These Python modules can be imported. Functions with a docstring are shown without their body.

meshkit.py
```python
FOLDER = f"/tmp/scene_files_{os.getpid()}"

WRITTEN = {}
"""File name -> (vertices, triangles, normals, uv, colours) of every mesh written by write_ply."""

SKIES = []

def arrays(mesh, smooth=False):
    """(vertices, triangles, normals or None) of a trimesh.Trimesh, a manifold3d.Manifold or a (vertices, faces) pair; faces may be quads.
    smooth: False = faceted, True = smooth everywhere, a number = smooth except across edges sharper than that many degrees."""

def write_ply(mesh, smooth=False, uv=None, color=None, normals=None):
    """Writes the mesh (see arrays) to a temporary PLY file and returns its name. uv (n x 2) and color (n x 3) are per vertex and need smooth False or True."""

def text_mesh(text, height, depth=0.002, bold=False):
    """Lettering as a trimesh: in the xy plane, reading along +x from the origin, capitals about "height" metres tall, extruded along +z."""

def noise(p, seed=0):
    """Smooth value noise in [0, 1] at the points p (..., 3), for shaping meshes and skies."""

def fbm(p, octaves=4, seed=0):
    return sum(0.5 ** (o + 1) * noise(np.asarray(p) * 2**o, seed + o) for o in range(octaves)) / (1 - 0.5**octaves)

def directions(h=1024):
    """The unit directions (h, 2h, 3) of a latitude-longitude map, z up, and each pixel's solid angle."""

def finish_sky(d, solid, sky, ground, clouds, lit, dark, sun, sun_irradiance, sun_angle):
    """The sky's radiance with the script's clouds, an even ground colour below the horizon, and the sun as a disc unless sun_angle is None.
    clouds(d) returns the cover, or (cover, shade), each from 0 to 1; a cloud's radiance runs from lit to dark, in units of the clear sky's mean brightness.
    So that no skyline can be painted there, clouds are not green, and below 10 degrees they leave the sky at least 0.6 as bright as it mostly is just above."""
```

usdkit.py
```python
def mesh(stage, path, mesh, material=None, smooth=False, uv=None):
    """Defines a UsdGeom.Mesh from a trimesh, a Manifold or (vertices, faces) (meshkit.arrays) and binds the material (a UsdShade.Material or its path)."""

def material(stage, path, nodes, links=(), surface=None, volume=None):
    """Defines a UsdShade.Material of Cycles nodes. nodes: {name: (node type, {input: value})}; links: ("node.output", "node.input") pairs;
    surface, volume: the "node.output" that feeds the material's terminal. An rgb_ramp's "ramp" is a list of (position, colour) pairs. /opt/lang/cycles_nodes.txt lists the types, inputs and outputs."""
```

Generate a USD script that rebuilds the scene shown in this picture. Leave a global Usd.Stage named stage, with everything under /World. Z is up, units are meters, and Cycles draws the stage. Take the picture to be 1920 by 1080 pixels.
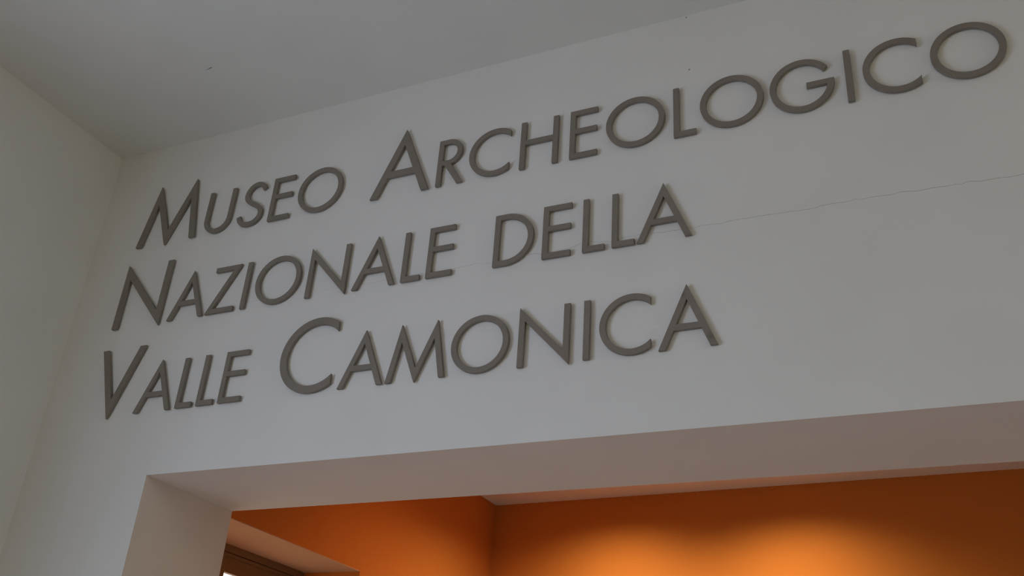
import math, random
import numpy as np
import trimesh
import manifold3d as m3
from shapely.geometry import Polygon, Point, LineString, box
from shapely import affinity
from shapely.ops import unary_union
from pxr import Usd, UsdGeom, UsdLux, UsdShade, Gf, Sdf
import usdkit, meshkit

stage = Usd.Stage.CreateInMemory()
UsdGeom.SetStageUpAxis(stage, UsdGeom.Tokens.z)
UsdGeom.SetStageMetersPerUnit(stage, 1.0)
world = UsdGeom.Xform.Define(stage, '/World')
stage.SetDefaultPrim(world.GetPrim())
UsdGeom.Scope.Define(stage, '/World/Looks')

# ------------------------------------------------------------------ camera, sky, lights, exposure
EYE = (0.0, 0.0, 1.6)
RIGHT = (0.90962399, 0.41027254, 0.06527359)
UP = (0.14022456, -0.45112046, 0.88137812)
FWD = (-0.39105150, 0.79256972, 0.46788028)
cam = UsdGeom.Camera.Define(stage, '/World/camera')
cam.AddTransformOp().Set(Gf.Matrix4d(*RIGHT, 0, *UP, 0, *[-c for c in FWD], 0, *EYE, 1))
cam.CreateHorizontalApertureAttr(36.0)
cam.CreateVerticalApertureAttr(20.25)
cam.CreateFocalLengthAttr(34.1439)
cam.CreateClippingRangeAttr(Gf.Vec2f(0.05, 100))
cam.CreateExposureAttr(0.0)

sky = UsdLux.DomeLight.Define(stage, '/World/sky')
sky.CreateColorAttr(Gf.Vec3f(0.94, 0.97, 1.0))
sky.CreateIntensityAttr(0.85)


def rect_light(name, loc, look, w, h, color, intensity):
    """An area light of w x h metres at loc that shines along look (window daylight or the added rear fill)."""
    d = np.array(look, float); d /= np.linalg.norm(d)
    z = -d
    x = np.cross([0, 0, 1.0], z); x /= np.linalg.norm(x)
    y = np.cross(z, x)
    l = UsdLux.RectLight.Define(stage, '/World/' + name)
    l.AddTransformOp().Set(Gf.Matrix4d(*x, 0, *y, 0, *z, 0, *loc, 1))
    l.CreateWidthAttr(w); l.CreateHeightAttr(h)
    l.CreateColorAttr(Gf.Vec3f(*color)); l.CreateIntensityAttr(intensity)
    return l


rect_light('window_light_left', (-3.46, -0.20, 2.075), (1, 0, 0), 1.84, 1.79, (0.45, 0.665, 1.05), 3.85)
rect_light('added_fill_rear', (-0.60, -4.58, 1.50), (0, 1, 0), 3.40, 2.50, (1.0, 0.75, 0.28), 0.86)  # added warm fill from behind the camera, not a window
rect_light('window_light_right', (5.08, 1.30, 3.25), (-1, 0, 0), 1.16, 0.86, (1.0, 0.93, 0.52), 5.0)


def spot(name, loc, aim, radius, color, intensity, cone, soft):
    d = np.array(aim, float) - np.array(loc, float); d /= np.linalg.norm(d)
    z = -d
    x = np.cross([0, 1.0, 0], z); x /= np.linalg.norm(x)
    y = np.cross(z, x)
    l = UsdLux.SphereLight.Define(stage, '/World/' + name)
    l.AddTransformOp().Set(Gf.Matrix4d(*x, 0, *y, 0, *z, 0, *loc, 1))
    l.CreateRadiusAttr(radius); l.CreateColorAttr(Gf.Vec3f(*color)); l.CreateIntensityAttr(intensity)
    s = UsdLux.ShapingAPI.Apply(l.GetPrim())
    s.CreateShapingConeAngleAttr(cone); s.CreateShapingConeSoftnessAttr(soft)
    return l


LAMPS = [(-2.05, 5.36), (-0.98, 5.36), (-1.55, 4.55)]  # two downlights, then the added fill spot
for i, (lx, ly) in enumerate(LAMPS[:2]):
    spot('downlight_beam' + ('_%03d' % i if i else ''), (lx, ly, 3.43), (lx, ly + 0.25, 0.0), 0.035, (1.0, 0.83, 0.55), (1500.0, 1450.0)[i], (76.0, 74.0)[i], 1.0)
spot('downlight_beam_002', (LAMPS[2][0], LAMPS[2][1], 3.42), (LAMPS[2][0] - 1.1, LAMPS[2][1] + 0.15, 2.0), 0.045, (1.0, 0.46, 0.20), 350.0, 48.0, 0.9)  # fill added to brighten the orange side wall

# ------------------------------------------------------------------ materials
def L(name): return '/World/Looks/' + name


def paint(name, color, bump=0.04, rough=0.85, mottle=0.02, scale=3.0):
    """Matt wall paint: faint roller grain and a faint unevenness of tone."""
    c = np.array(color)
    return usdkit.material(stage, L(name), {
        'geo': ('geometry', {}),
        'n': ('noise_texture', {'scale': scale, 'detail': 4.0}),
        'r': ('rgb_ramp', {'ramp': [(0.3, tuple(c * (1 - mottle))), (0.7, tuple(np.minimum(c * (1 + mottle), 0.95)))]}),
        'g': ('noise_texture', {'scale': 160.0, 'detail': 3.0}),
        'b': ('bump', {'strength': bump, 'distance': 0.004}),
        'p': ('principled_bsdf', {'roughness': rough, 'specular_ior_level': 0.25})},
        [('geo.position', 'n.vector'), ('geo.position', 'g.vector'), ('n.fac', 'r.fac'), ('r.color', 'p.base_color'),
         ('g.fac', 'b.height'), ('b.normal', 'p.normal')], surface='p.BSDF')


WHITE = paint('white_paint', (0.80, 0.80, 0.79))
CEIL = paint('ceiling_paint', (0.78, 0.78, 0.75))
ORANGE = paint('orange_paint', (0.62, 0.205, 0.035))
SOFFIT_BOUNCE = paint('soffit_bounce_tint', (0.58, 0.37, 0.24), mottle=0.01)  # off-white soffit, tinted with orange light bounced off the walls
FLOOR = paint('floor_tile', (0.58, 0.56, 0.54), rough=0.5)


def letter_paint(name, spots=()):
    c = (0.240, 0.211, 0.180)
    nodes = {
        'geo': ('geometry', {}),
        'n': ('noise_texture', {'scale': 9.0, 'detail': 3.0}),
        'r': ('rgb_ramp', {'ramp': [(0.3, tuple(np.array(c) * 0.95)), (0.7, tuple(np.array(c) * 1.05))]}),
        'g': ('noise_texture', {'scale': 420.0, 'detail': 2.0}),
        'b': ('bump', {'strength': 0.12, 'distance': 0.002}),
        'p': ('principled_bsdf', {'roughness': 0.62, 'specular_ior_level': 0.3})}
    links = [('geo.position', 'n.vector'), ('geo.position', 'g.vector'), ('n.fac', 'r.fac'), ('g.fac', 'b.height'), ('b.normal', 'p.normal')]
    last = 'r.color'
    for k, (x, z, rad, amt) in enumerate(spots):          # dark smudges on one letter
        nodes['d%d' % k] = ('vector_math', {'math_type': 'distance', 'vector2': (x, 2.585, z)})
        nodes['w%d' % k] = ('map_range', {'from_min': 0.2 * rad, 'from_max': rad, 'to_min': amt, 'to_max': 0.0, 'clamp': True})
        nodes['m%d' % k] = ('mix_color', {'b': (0.09, 0.075, 0.07)})
        links += [('geo.position', 'd%d.vector1' % k), ('d%d.value' % k, 'w%d.value' % k), ('w%d.result' % k, 'm%d.fac' % k), (last, 'm%d.a' % k)]
        last = 'm%d.result' % k
    links.append((last, 'p.base_color'))
    return usdkit.material(stage, L(name), nodes, links, surface='p.BSDF')


TAUPE = letter_paint('taupe_letter_paint')
TAUPE_STAINED = letter_paint('taupe_stained_letter_paint', [(-0.692, 3.012, 0.013, 0.38), (-0.609, 2.858, 0.018, 0.42)])
WOOD = usdkit.material(stage, L('brown_window_wood'), {
    'tc': ('geometry', {}),
    'mp': ('mapping', {'scale': (30.0, 3.0, 30.0)}),
    'n': ('noise_texture', {'scale': 2.0, 'detail': 5.0, 'distortion': 0.6}),
    'r': ('rgb_ramp', {'ramp': [(0.3, (0.205, 0.125, 0.062)), (0.7, (0.235, 0.148, 0.078))]}),
    'p': ('principled_bsdf', {'roughness': 0.45})},
    [('tc.position', 'mp.vector'), ('mp.vector', 'n.vector'), ('n.fac', 'r.fac'), ('r.color', 'p.base_color')], surface='p.BSDF')
GLASS = usdkit.material(stage, L('window_glass'), {
    't': ('transparent_bsdf', {'color': (0.97, 0.985, 0.98)}),
    'g': ('glossy_bsdf', {'color': (1, 1, 1), 'roughness': 0.02}), 'm': ('mix_closure', {'fac': 0.05})},
    [('t.BSDF', 'm.closure1'), ('g.BSDF', 'm.closure2')], surface='m.closure')
SPECK = usdkit.material(stage, L('dark_speck'), {'p': ('principled_bsdf', {'base_color': (0.26, 0.255, 0.245), 'roughness': 0.8})}, surface='p.BSDF')
METAL = usdkit.material(stage, L('white_lamp_trim'), {'p': ('principled_bsdf', {'base_color': (0.75, 0.75, 0.73), 'roughness': 0.4})}, surface='p.BSDF')

# ------------------------------------------------------------------ helpers
used = {}


def numbered(path):
    n = used.get(path, -1) + 1
    used[path] = n
    return path if n == 0 else '%s_%03d' % (path, n)


def obj(name, mesh, mat, parent='/World', smooth=False, **data):
    p = numbered(parent + '/' + name)
    pr = usdkit.mesh(stage, p, mesh, mat, smooth=smooth).GetPrim()
    for k, v in data.items():
        pr.SetCustomDataByKey(k, v)
    return p


def group_prim(name, **data):
    p = numbered('/World/' + name)
    pr = UsdGeom.Xform.Define(stage, p).GetPrim()
    for k, v in data.items():
        pr.SetCustomDataByKey(k, v)
    return p


def bx(x0, x1, y0, y1, z0, z1):
    return m3.Manifold.cube((x1 - x0, y1 - y0, z1 - z0)).translate((x0, y0, z0))


def prism_y(ring_xz, y0, y1):
    """A polygon in the xz plane swept from y0 to y1."""
    cs = m3.CrossSection([np.asarray(ring_xz, float)], m3.FillRule.NonZero)
    return m3.Manifold.extrude(cs, y1 - y0).rotate((90, 0, 0)).translate((0, y1, 0))


# ------------------------------------------------------------------ the hall
XL, YF, ZC = -3.3714, 2.6, 4.1547          # left corner, sign wall's face, hall ceiling
XJ, ZL, TH = -2.7260, 2.5809, 0.4950       # opening: left jamb, lintel soffit, wall thickness
XR, YB = 5.0, -4.5                         # right and rear walls of the hall (out of view)
XO = 2.9                                   # right jamb of the opening (out of view)

front = bx(XL - 0.25, XR + 0.25, YF, YF + TH, -0.1, ZC + 0.15) - bx(XJ, XO, YF - 0.1, YF + TH + 0.1, -0.2, ZL)
# the hairline crack that runs along the plaster through the second line of the sign
CR = [(-2.6,3.2535),(-2.47,3.2525),(-2.33,3.2535),(-2.169,3.2544),(-2.119,3.2539),(-2.093,3.2464),(-2.06,3.2496),(-2.024,3.2538),(-1.991,3.2452),(-1.951,3.2496),(-1.91,3.2504),
      (-1.87,3.2512),(-1.844,3.246),(-1.825,3.2497),(-1.79,3.2493),(-1.746,3.2503),(-1.688,3.2527),(-1.638,3.2515),(-1.57,3.2516),(-1.498,3.2507),
      (-1.452,3.2528),(-1.425,3.2575),(-1.404,3.2482),(-1.386,3.2498),(-1.367,3.2467),(-1.30,3.251),(-1.238,3.254),(-1.212,3.2563),(-1.185,3.2489),
      (-1.12,3.252),(-1.071,3.2548),(-1.038,3.266),(-1.007,3.2666),(-0.976,3.26),(-0.935,3.2533),(-0.887,3.2591),(-0.843,3.2606),(-0.793,3.2596),
      (-0.75,3.2537),(-0.72,3.2559),(-0.697,3.2552),(-0.668,3.2545),(-0.651,3.2513),(-0.626,3.2575),(-0.603,3.2554),(-0.568,3.2519),(-0.54,3.2552),
      (-0.512,3.2555),(-0.484,3.2544),(-0.453,3.2556),(-0.422,3.2549),(-0.386,3.2531),(-0.347,3.2525),(-0.311,3.2507),(-0.288,3.2502),(-0.273,3.2529),
      (-0.263,3.2554),(-0.235,3.2565),(-0.202,3.2552),(-0.177,3.2547),(-0.168,3.2584),(-0.156,3.2555),(-0.132,3.255),(-0.1,3.2556),(-0.073,3.253),
      (-0.056,3.253),(-0.041,3.2568),(-0.021,3.2558),(0.005,3.2497),(0.022,3.2511),(0.05,3.2527),(0.09,3.2504),(0.107,3.2518),(0.126,3.2484),
      (0.143,3.2536),(0.181,3.2479),(0.216,3.249),(0.261,3.2454),(0.279,3.2479),(0.33,3.2485),(0.42,3.246),(0.55,3.25),(0.7,3.247),(0.9,3.251)]
rng = random.Random(4)
mid = []
for (xa, za), (xb, zb) in zip(CR[:-1], CR[1:]):
    n = max(1, int((xb - xa) / 0.010))
    for k in range(n):
        t = k / n
        mid.append((xa + (xb - xa) * t, za + (zb - za) * t + rng.uniform(-0.0007, 0.0007)))
mid.append(CR[-1])
half = [np.interp(x, [-2.6, -2.1, -1.5, -0.9, -0.6, 0.9], [0.00008, 0.00020, 0.00026, 0.00036, 0.00048, 0.00055]) * rng.uniform(0.7, 1.25) for x, _ in mid]
ring = [(x, z - h) for (x, z), h in zip(mid, half)] + [(x, z + h) for (x, z), h in zip(mid[::-1], half[::-1])]
front = front - prism_y(ring, YF - 0.01, YF + 0.006)
W_FRONT = obj('wall_front', front, WHITE, kind='structure', label='white plaster wall carrying the museum name above a wide opening')
# paint specks on the wall
for x, z, r in ((-0.6629, 4.1463, 0.0030), (-0.6569, 3.9011, 0.0031)):
    s = trimesh.creation.icosphere(2, 1.0); s.apply_scale((r, 0.0012, r * 0.9)); s.apply_translation((x, YF, z))
    obj('speck', s, SPECK, W_FRONT, smooth=True)

LW = (-1.15, 0.75, 1.15, 3.00)             # window in the left wall: y0, y1, z0, z1
left = bx(XL - 0.25, XL, YB - 0.25, YF, -0.1, ZC + 0.15) - bx(XL - 0.5, XL + 0.1, LW[0], LW[1], LW[2], LW[3])
obj('wall_left', left, WHITE, kind='structure', label='white plaster side wall meeting the sign wall in the left corner')
right = bx(XR, XR + 0.25, YB - 0.25, YF, -0.1, ZC + 0.15) - bx(XR - 0.1, XR + 0.5, 0.7, 1.9, 2.80, 3.70)
obj('wall_right', right, WHITE, kind='structure')
rear = bx(XL, XR, YB - 0.25, YB, -0.1, ZC + 0.15) - bx(-2.32, 1.12, YB - 0.5, YB + 0.1, 0.0, 2.8)
obj('wall_rear', rear, WHITE, kind='structure')
# unseen box added behind the rear opening to shut out the sky's light
side = bx(-2.8, 2.6, -8.2, YB - 0.25, -0.1, 3.1) - bx(-2.6, 2.4, -8.0, YB, 0.0, 2.9)
obj('added_sky_block', side, WHITE, kind='structure')
W_CEIL = obj('ceiling', bx(XL, XR, YB, YF, ZC, ZC + 0.15), CEIL, kind='structure', label='pale plaster ceiling of the hall')
# a short hair of cobweb stuck to the ceiling
pts = [(-2.556, 2.2225), (-2.546, 2.2245), (-2.537, 2.2215), (-2.525, 2.2205)]
hair = [m3.Manifold.sphere(r, 10).translate((x, y, ZC - 0.001)) for (x, y), r in zip(pts, (0.0007, 0.0011, 0.0020, 0.0018))]
obj('cobweb', m3.Manifold.batch_boolean([m3.Manifold.batch_hull([a, b]) for a, b in zip(hair[:-1], hair[1:])], m3.OpType.Add), SPECK, W_CEIL)
obj('floor', bx(XL - 0.25, XR + 0.25, YB - 0.25, 7.0, -0.12, 0.0), FLOOR, kind='structure')

obj('ground', bx(-60, 60, -60, 60, -0.35, -0.14), usdkit.material(stage, L('outdoor_ground'), {'geo': ('geometry', {}), 'n': ('noise_texture', {'scale': 1.5, 'detail': 5.0}),
    'r': ('rgb_ramp', {'ramp': [(0.3, (0.50, 0.34, 0.22)), (0.7, (0.62, 0.43, 0.29))]}), 'p': ('principled_bsdf', {'roughness': 0.95})},
    [('geo.position', 'n.vector'), ('n.fac', 'r.fac'), ('r.color', 'p.base_color')], surface='p.BSDF'), kind='structure')

# ------------------------------------------------------------------ the orange room behind the opening
XI, ZI = -3.0126, 3.4556                   # its left wall, its ceiling
YI = YF + TH
WY0, WY1, WZ0, WZ1 = 3.145, 4.510, 1.00, 2.6552   # window recess in the left wall
XW = -3.367                                # room side of the window frame
lw = bx(XW - 0.36, XI, YI, 6.45, 0, ZI + 0.1) - bx(XW - 0.5, XI + 0.1, WY0, WY1, WZ0, WZ1)
W_OL = obj('wall_inner_left', lw, ORANGE, kind='structure', label='orange side wall with a window recess, seen through the opening')
# the recess's soffit, with the room's orange bounce light put into its colour
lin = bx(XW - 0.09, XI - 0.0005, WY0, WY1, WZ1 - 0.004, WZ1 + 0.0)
obj('recess_soffit', lin, SOFFIT_BOUNCE, W_OL)
bw = m3.Manifold.extrude(m3.CrossSection([np.array([(-3.3, 6.1196), (3.3, 5.8850), (3.3, 6.14), (-3.3, 6.38)])], m3.FillRule.NonZero), ZI + 0.1)
bw = bw ^ bx(XI, XO + 0.6, 5, 7, 0, ZI + 0.1)
obj('wall_inner_back', bw, ORANGE, kind='structure', label='orange back wall lit from above, seen through the opening')
obj('wall_inner_right', bx(XO + 0.4, XO + 0.6, YI, 6.0, 0, ZI + 0.1), ORANGE, kind='structure')
hole = m3.Manifold.batch_boolean([m3.Manifold.cylinder(0.5, 0.05, 0.05, 40).translate((x, y, ZI - 0.2)) for x, y in LAMPS], m3.OpType.Add)
W_IC = obj('ceiling_inner', bx(XI, XO + 0.4, YI, 6.2, ZI, ZI + 0.1) - hole, WHITE, kind='structure', label='pale ceiling strip of the orange room below the lintel edge')
for x, y in LAMPS:
    ringm = (m3.Manifold.cylinder(0.006, 0.064, 0.062, 40) - m3.Manifold.cylinder(0.1, 0.049, 0.049, 40).translate((0, 0, -0.05))).translate((x, y, ZI - 0.006))
    obj('downlight_trim', ringm, METAL, W_IC, smooth=40)  # the last ring and its hole go with the added fill spot

obj('sill', bx(XW - 0.39, XI + 0.03, WY0, WY1, WZ0 - 0.001, WZ0 + 0.03), FLOOR, W_OL)
# the wooden casement window in the recess
WIN = group_prim('window_1', kind='structure', label='brown wooden casement window in the recess of the orange wall')
fy0, fy1, fz0, fz1 = WY0, WY1 - 0.033, WZ0 + 0.03, WZ1 - 0.004
# frame sits against the recess; its head shows 40 mm above the sashes
fr = bx(XW - 0.07, XW, WY0, WY1, fz0, fz1) - bx(XW - 0.2, XW + 0.1, WY0 + 0.045, fy1 - 0.040, fz0 + 0.05, 2.6152)
fr = fr - bx(XW - 0.01, XW + 0.1, fy1, WY1 + 0.1, fz0 - 0.1, fz1 + 0.1)
stop = bx(XW - 0.07, XW - 0.0635, WY0, fy1, fz0, fz1) - bx(XW - 0.2, XW + 0.1, WY0 + 0.06, fy1 - 0.055, fz0 + 0.07, 2.600)
stop = stop + bx(XW - 0.07, XW - 0.0635, 3.790, 3.826, fz0, fz1)
obj('frame', fr + stop, WOOD, WIN)
ymid = 3.808
for k, (a, b) in enumerate(((WY0 + 0.047, ymid - 0.0015), (ymid + 0.0015, fy1 - 0.042))):
    top, bot = 2.6120, fz0 + 0.052
    sash = bx(XW - 0.062, XW - 0.004, a, b, bot, top) - bx(XW - 0.2, XW + 0.1, a + 0.058, b - 0.058, bot + 0.08, 2.5270)
    sash = sash - (bx(XW - 0.014, XW + 0.1, a + 0.035, b - 0.035, bot + 0.045, 2.5960) - bx(XW - 0.2, XW + 0.1, a + 0.0349, b - 0.0349, 0, bot + 0.045))
    sp = obj('sash', sash, WOOD, WIN)
    obj('pane', bx(XW - 0.040, XW - 0.034, a + 0.056, b - 0.056, bot + 0.078, 2.5290), GLASS, sp)
    bead = bx(XW - 0.030, XW - 0.016, a + 0.056, b - 0.056, 2.5220, 2.5290)
    obj('glazing_bead', bead, WOOD, sp)

# ------------------------------------------------------------------ the raised letters
ST = 20.5                                   # stroke, mm; small capitals are 210 mm in these drawings


def poly(*p): return Polygon(p)


def ellipse(cx, cy, rx, ry): return affinity.scale(Point(cx, cy).buffer(1.0, quad_segs=40), rx, ry, origin=(cx, cy))


def ringshape(cx, cy, rx, ry, s=ST): return ellipse(cx, cy, rx, ry).difference(ellipse(cx, cy, rx - s, ry - s))


def spline(pts, n=12):
    p = np.array(pts, float); p = np.vstack([2 * p[0] - p[1], p, 2 * p[-1] - p[-2]])
    out = []
    for i in range(1, len(p) - 2):
        for t in np.linspace(0, 1, n, endpoint=False):
            a, b, c, d = p[i - 1:i + 3]
            out.append(0.5 * (2 * b + (c - a) * t + (2 * a - 5 * b + 4 * c - d) * t ** 2 + (3 * b - a - 3 * c + d) * t ** 3))
    return out + [p[-2]]


def glyph(c):
    R = lambda x0, x1, y0, y1: box(x0, y0, x1, y1)
    if c == 'I': return R(0, ST, 0, 210)
    if c == 'L': return R(0, ST, 0, 210).union(R(0, 77, 0, ST))
    if c == 'E': return unary_union([R(0, ST, 0, 210), R(0, 103, 0, ST), R(0, 103, 210 - ST, 210), R(0, 101, 107, 107 + ST)])
    if c == 'H': return unary_union([R(0, ST, 0, 210), R(148 - ST, 148, 0, 210), R(0, 148, 105.5, 105.5 + ST)])
    if c == 'O': return ringshape(106, 105, 106, 106.5)
    if c == 'C': return ringshape(106, 105, 106, 106.5).intersection(R(-5, 167, -5, 215))
    if c == 'G':
        arc = ringshape(102, 105, 102, 106.5).difference(poly((150, 111), (270, 111), (270, 258), (150, 123)))
        bar = R(117, 203.8, 111 - ST, 111).intersection(ellipse(102, 105, 102, 106.5))
        return arc.union(bar)
    if c == 'D':
        o = R(0, 45, 0, 210).union(ellipse(45, 105, 104, 105).intersection(R(45, 200, -5, 215)))
        i = R(ST, 45, ST, 210 - ST).union(ellipse(45, 105, 104 - ST, 105 - ST).intersection(R(45, 200, 0, 215)))
        return o.difference(i)
    if c == 'R':
        o = R(0, 44, 92, 210).union(ellipse(44, 151, 57, 59).intersection(R(44, 200, 0, 215)))
        i = R(ST, 44, 92 + ST, 210 - ST).union(ellipse(44, 151, 57 - ST, 59 - ST).intersection(R(44, 200, 0, 215)))
        leg = poly((29.5, 93), (ST, 104), (52, 104), (113, 0), (87.5, 0))
        return unary_union([o.difference(i), R(0, ST, 0, 210), leg])
    if c == 'U':
        o = R(0, 140, 69, 210).union(ellipse(70, 69, 70, 71).intersection(R(-5, 200, -9, 69)))
        i = R(ST, 140 - ST, 69, 230).union(ellipse(70, 69, 70 - ST, 71 - ST).intersection(R(-5, 200, -9, 69)))
        return o.difference(i)
    if c == 'A':
        w = 22.2; k = 90.5 / 218.5
        o = poly((0, 0), (90.5, 218.5), (181, 0), (181 - w, 0), (90.5, (90.5 - w) / k), (w, 0))
        bar = poly((10, 62), (171, 62), (171, 62 + ST), (10, 62 + ST)).intersection(poly((0, 0), (90.5, 218.5), (181, 0)))
        return o.union(bar)
    if c == 'V':
        w = 21.9; k = 81.5 / 218
        return poly((0, 210), (w, 210), (81.5, 210 - (81.5 - w) / k), (163 - w, 210), (163, 210), (81.5, -8))
    if c == 'N':
        k = 0.91
        return poly((0, 0), (0, 218), (178 - ST, 218 - (178 - ST) / k), (178 - ST, 210), (178, 210), (178, -8), (ST, (178 - ST) / k - 8), (ST, 0))
    if c == 'M':
        k, a, m, w = 0.3907, 43.0, 114.0, 21.0
        kk = (m - a + 21.8) / 226.5
        yi = (m - 8 * kk - w) / (a / 218.5 + kk)
        xi = w + a / 218.5 * yi
        yn = 218.5 - (m - a) / kk
        l = [(0, 0), (a, 218.5), (m, yn), (2 * m - a, 218.5), (2 * m, 0), (2 * m - w, 0), (2 * m - xi, yi), (m, -8), (xi, yi), (w, 0)]
        return Polygon(l)
    if c == 'Z':
        k = 0.56
        return poly((0, 0), (137, 0), (137, ST), (141 - k * (210 - ST), ST), (141, 210), (13, 210), (13, 210 - ST), (k * (210 - ST), 210 - ST))
    if c == 'S':
        pts = [(8.5, 51), (14, 33), (29, 16), (48, 8.5), (68, 8), (91, 14), (109, 31), (115.5, 55), (107, 78), (86, 96), (61, 111), (39.5, 127), (29.5, 149), (34, 175), (50, 195), (73, 204), (94, 199.5), (110, 186), (117, 172)]
        return LineString(spline(pts)).buffer(ST / 2, cap_style='flat', join_style='round').simplify(0.05)
    raise ValueError(c)


GAP = 0.004                                 # the letters stand this far off the wall on pins


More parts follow.
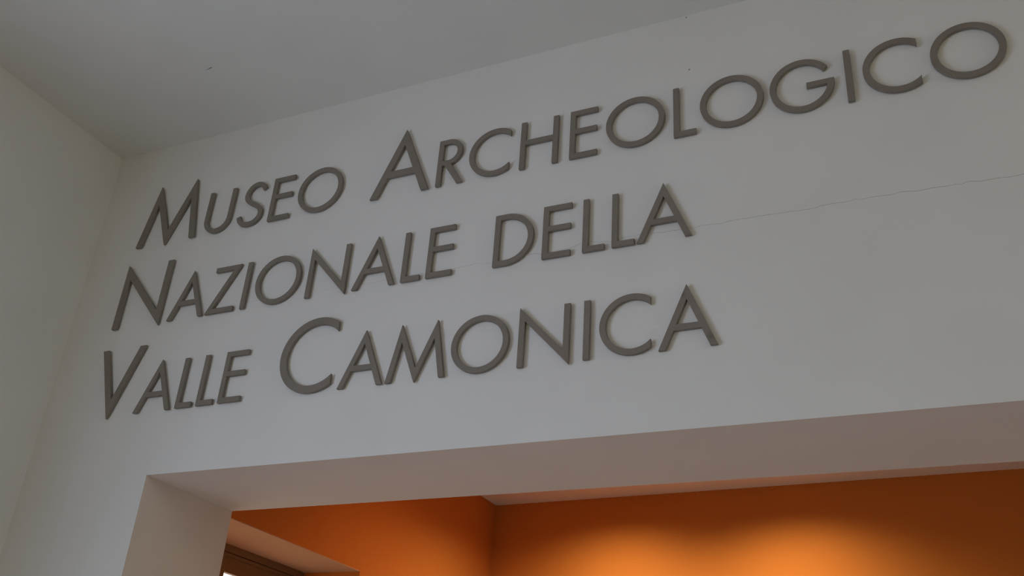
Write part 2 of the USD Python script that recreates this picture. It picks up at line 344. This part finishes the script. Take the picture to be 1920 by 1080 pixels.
def letter_mesh(shape, depth=0.0110, ch=0.0007):
    """shape (metres, xz) as a solid with a small chamfer round its face, on two short pins that reach the wall at y = 0."""
    if shape.geom_type != 'Polygon':
        shape = max(shape.geoms, key=lambda g: g.area)
    shape = shape.simplify(2e-5)
    rings = [np.array(shape.exterior.coords)[:-1]] + [np.array(r.coords)[:-1] for r in shape.interiors]
    tidy = []
    for r in rings:
        r = [np.array(q) for q in r]
        while True:                                                # drop short edges, keeping the sharper end
            n = len(r)
            e = [np.linalg.norm(r[(i + 1) % n] - r[i]) for i in range(n)]
            i = int(np.argmin(e))
            if e[i] > 0.0022:
                break
            turn = []
            for k in (i, (i + 1) % n):
                a, b = r[k] - r[k - 1], r[(k + 1) % n] - r[k]
                turn.append(abs(math.atan2(a[0] * b[1] - a[1] * b[0], a @ b)))
            r.pop(i if turn[0] < turn[1] else (i + 1) % n)
        tidy.append(np.array(r))
    rings = tidy
    rings = [r if (Polygon(r).exterior.is_ccw) == (i == 0) else r[::-1] for i, r in enumerate(rings)]
    inset = []
    for r in rings:
        d = np.roll(r, -1, 0) - r; d /= np.linalg.norm(d, axis=1, keepdims=True)
        n = np.stack([-d[:, 1], d[:, 0]], 1)                      # inward for ccw outer and cw holes
        na = np.roll(n, 1, 0); b = na + n
        b *= (2.0 / np.maximum((b ** 2).sum(1), 0.25))[:, None]
        inset.append(r + b * ch * 0.999)
    V, F, base = [], [], 0
    flat, flat_in = np.vstack(rings), np.vstack(inset)
    N = len(flat)
    lift = lambda q, y: np.stack([q[:, 0], np.full(len(q), y), q[:, 1]], 1)
    V = np.vstack([lift(flat, 0.0), lift(flat, -(depth - ch)), lift(flat_in, -depth)])
    for r in rings:
        n = len(r)
        i = np.arange(n) + base; j = (np.arange(n) + 1) % n + base
        for k in (0, 1):
            F += list(np.stack([i + k * N, j + k * N, j + (k + 1) * N], 1)) + list(np.stack([i + k * N, j + (k + 1) * N, i + (k + 1) * N], 1))
        base += n
    tri = np.array(m3.triangulate(rings))
    F += list(tri + 2 * N) + list(tri[:, ::-1])
    t = trimesh.Trimesh(V, np.array(F), process=False)
    t.apply_translation((0, -GAP, 0))
    pins = []
    core = shape.buffer(-0.006)
    cs = np.array([q for g in getattr(core, 'geoms', [core]) for q in g.exterior.coords])
    for q in (cs[np.argmax(cs @ [0.3, 1.0])], cs[np.argmin(cs @ [0.3, 1.0])]):
        c = trimesh.creation.cylinder(0.0025, GAP + 0.001, sections=8)
        c.apply_transform(trimesh.transformations.rotation_matrix(math.pi / 2, [1, 0, 0]))
        c.apply_translation((q[0], -(GAP + 0.001) / 2, q[1]))
        pins.append(c)
    return trimesh.util.concatenate([t] + pins)


BIG = 1.415
KF = 0.9992                                 # the drawings' millimetres on the wall
ROWS = [('top', 3.6138, [('MUSEO', [-3105, -2743, -2567, -2405, -2270], 1), ('ARCHEOLOGICO', [-1916, -1629, -1495, -1286, -1092, -956, -713, -621, -388, -150, -97, 102], 1)]),
        ('middle', 3.2222, [('NAZIONALE', [-3110, -2816, -2622, -2449, -2392, -2144, -1935, -1727, -1624], 1), ('DELLA', [-1360, -1176, -1030, -927, -841], 0)]),
        ('bottom', 2.8322, [('VALLE', [-3117, -2868, -2660, -2559, -2456], 1), ('CAMONICA', [-2198, -1928, -1734, -1488, -1241, -1015, -962, -771], 1)])]
ORD = ['first', 'second', 'third', 'fourth', 'fifth', 'sixth', 'seventh', 'eighth', 'ninth', 'tenth', 'eleventh', 'twelfth']
for row, zb, words in ROWS:
    for word, xs, initial in words:
        for i, (c, x) in enumerate(zip(word, xs)):
            s = BIG if (initial and i == 0) else 1.0
            g = affinity.scale(glyph(c), s * 0.001 * KF, s * 0.001 * 0.985 * KF, origin=(0, 0))
            mesh = letter_mesh(g)
            stained = word == 'CAMONICA' and i == 7
            if stained:
                label = 'taupe raised letter A with dark smudges, last letter of the bottom line'
            elif s > 1:
                label = 'large taupe raised initial %s that begins %s in the %s line' % (c, word, row)
            else:
                label = 'taupe raised letter %s, %s letter of %s in the %s line' % (c, ORD[i], word, row)
            p = obj('letter', mesh, TAUPE_STAINED if stained else TAUPE, smooth=30, label=label, category='letter', group='raised letters of the museum name')
            UsdGeom.Xformable(stage.GetPrimAtPath(p)).AddTranslateOp().Set(Gf.Vec3d(x * 0.001 * KF, YF, 1.6 + (zb - 1.6) * KF))
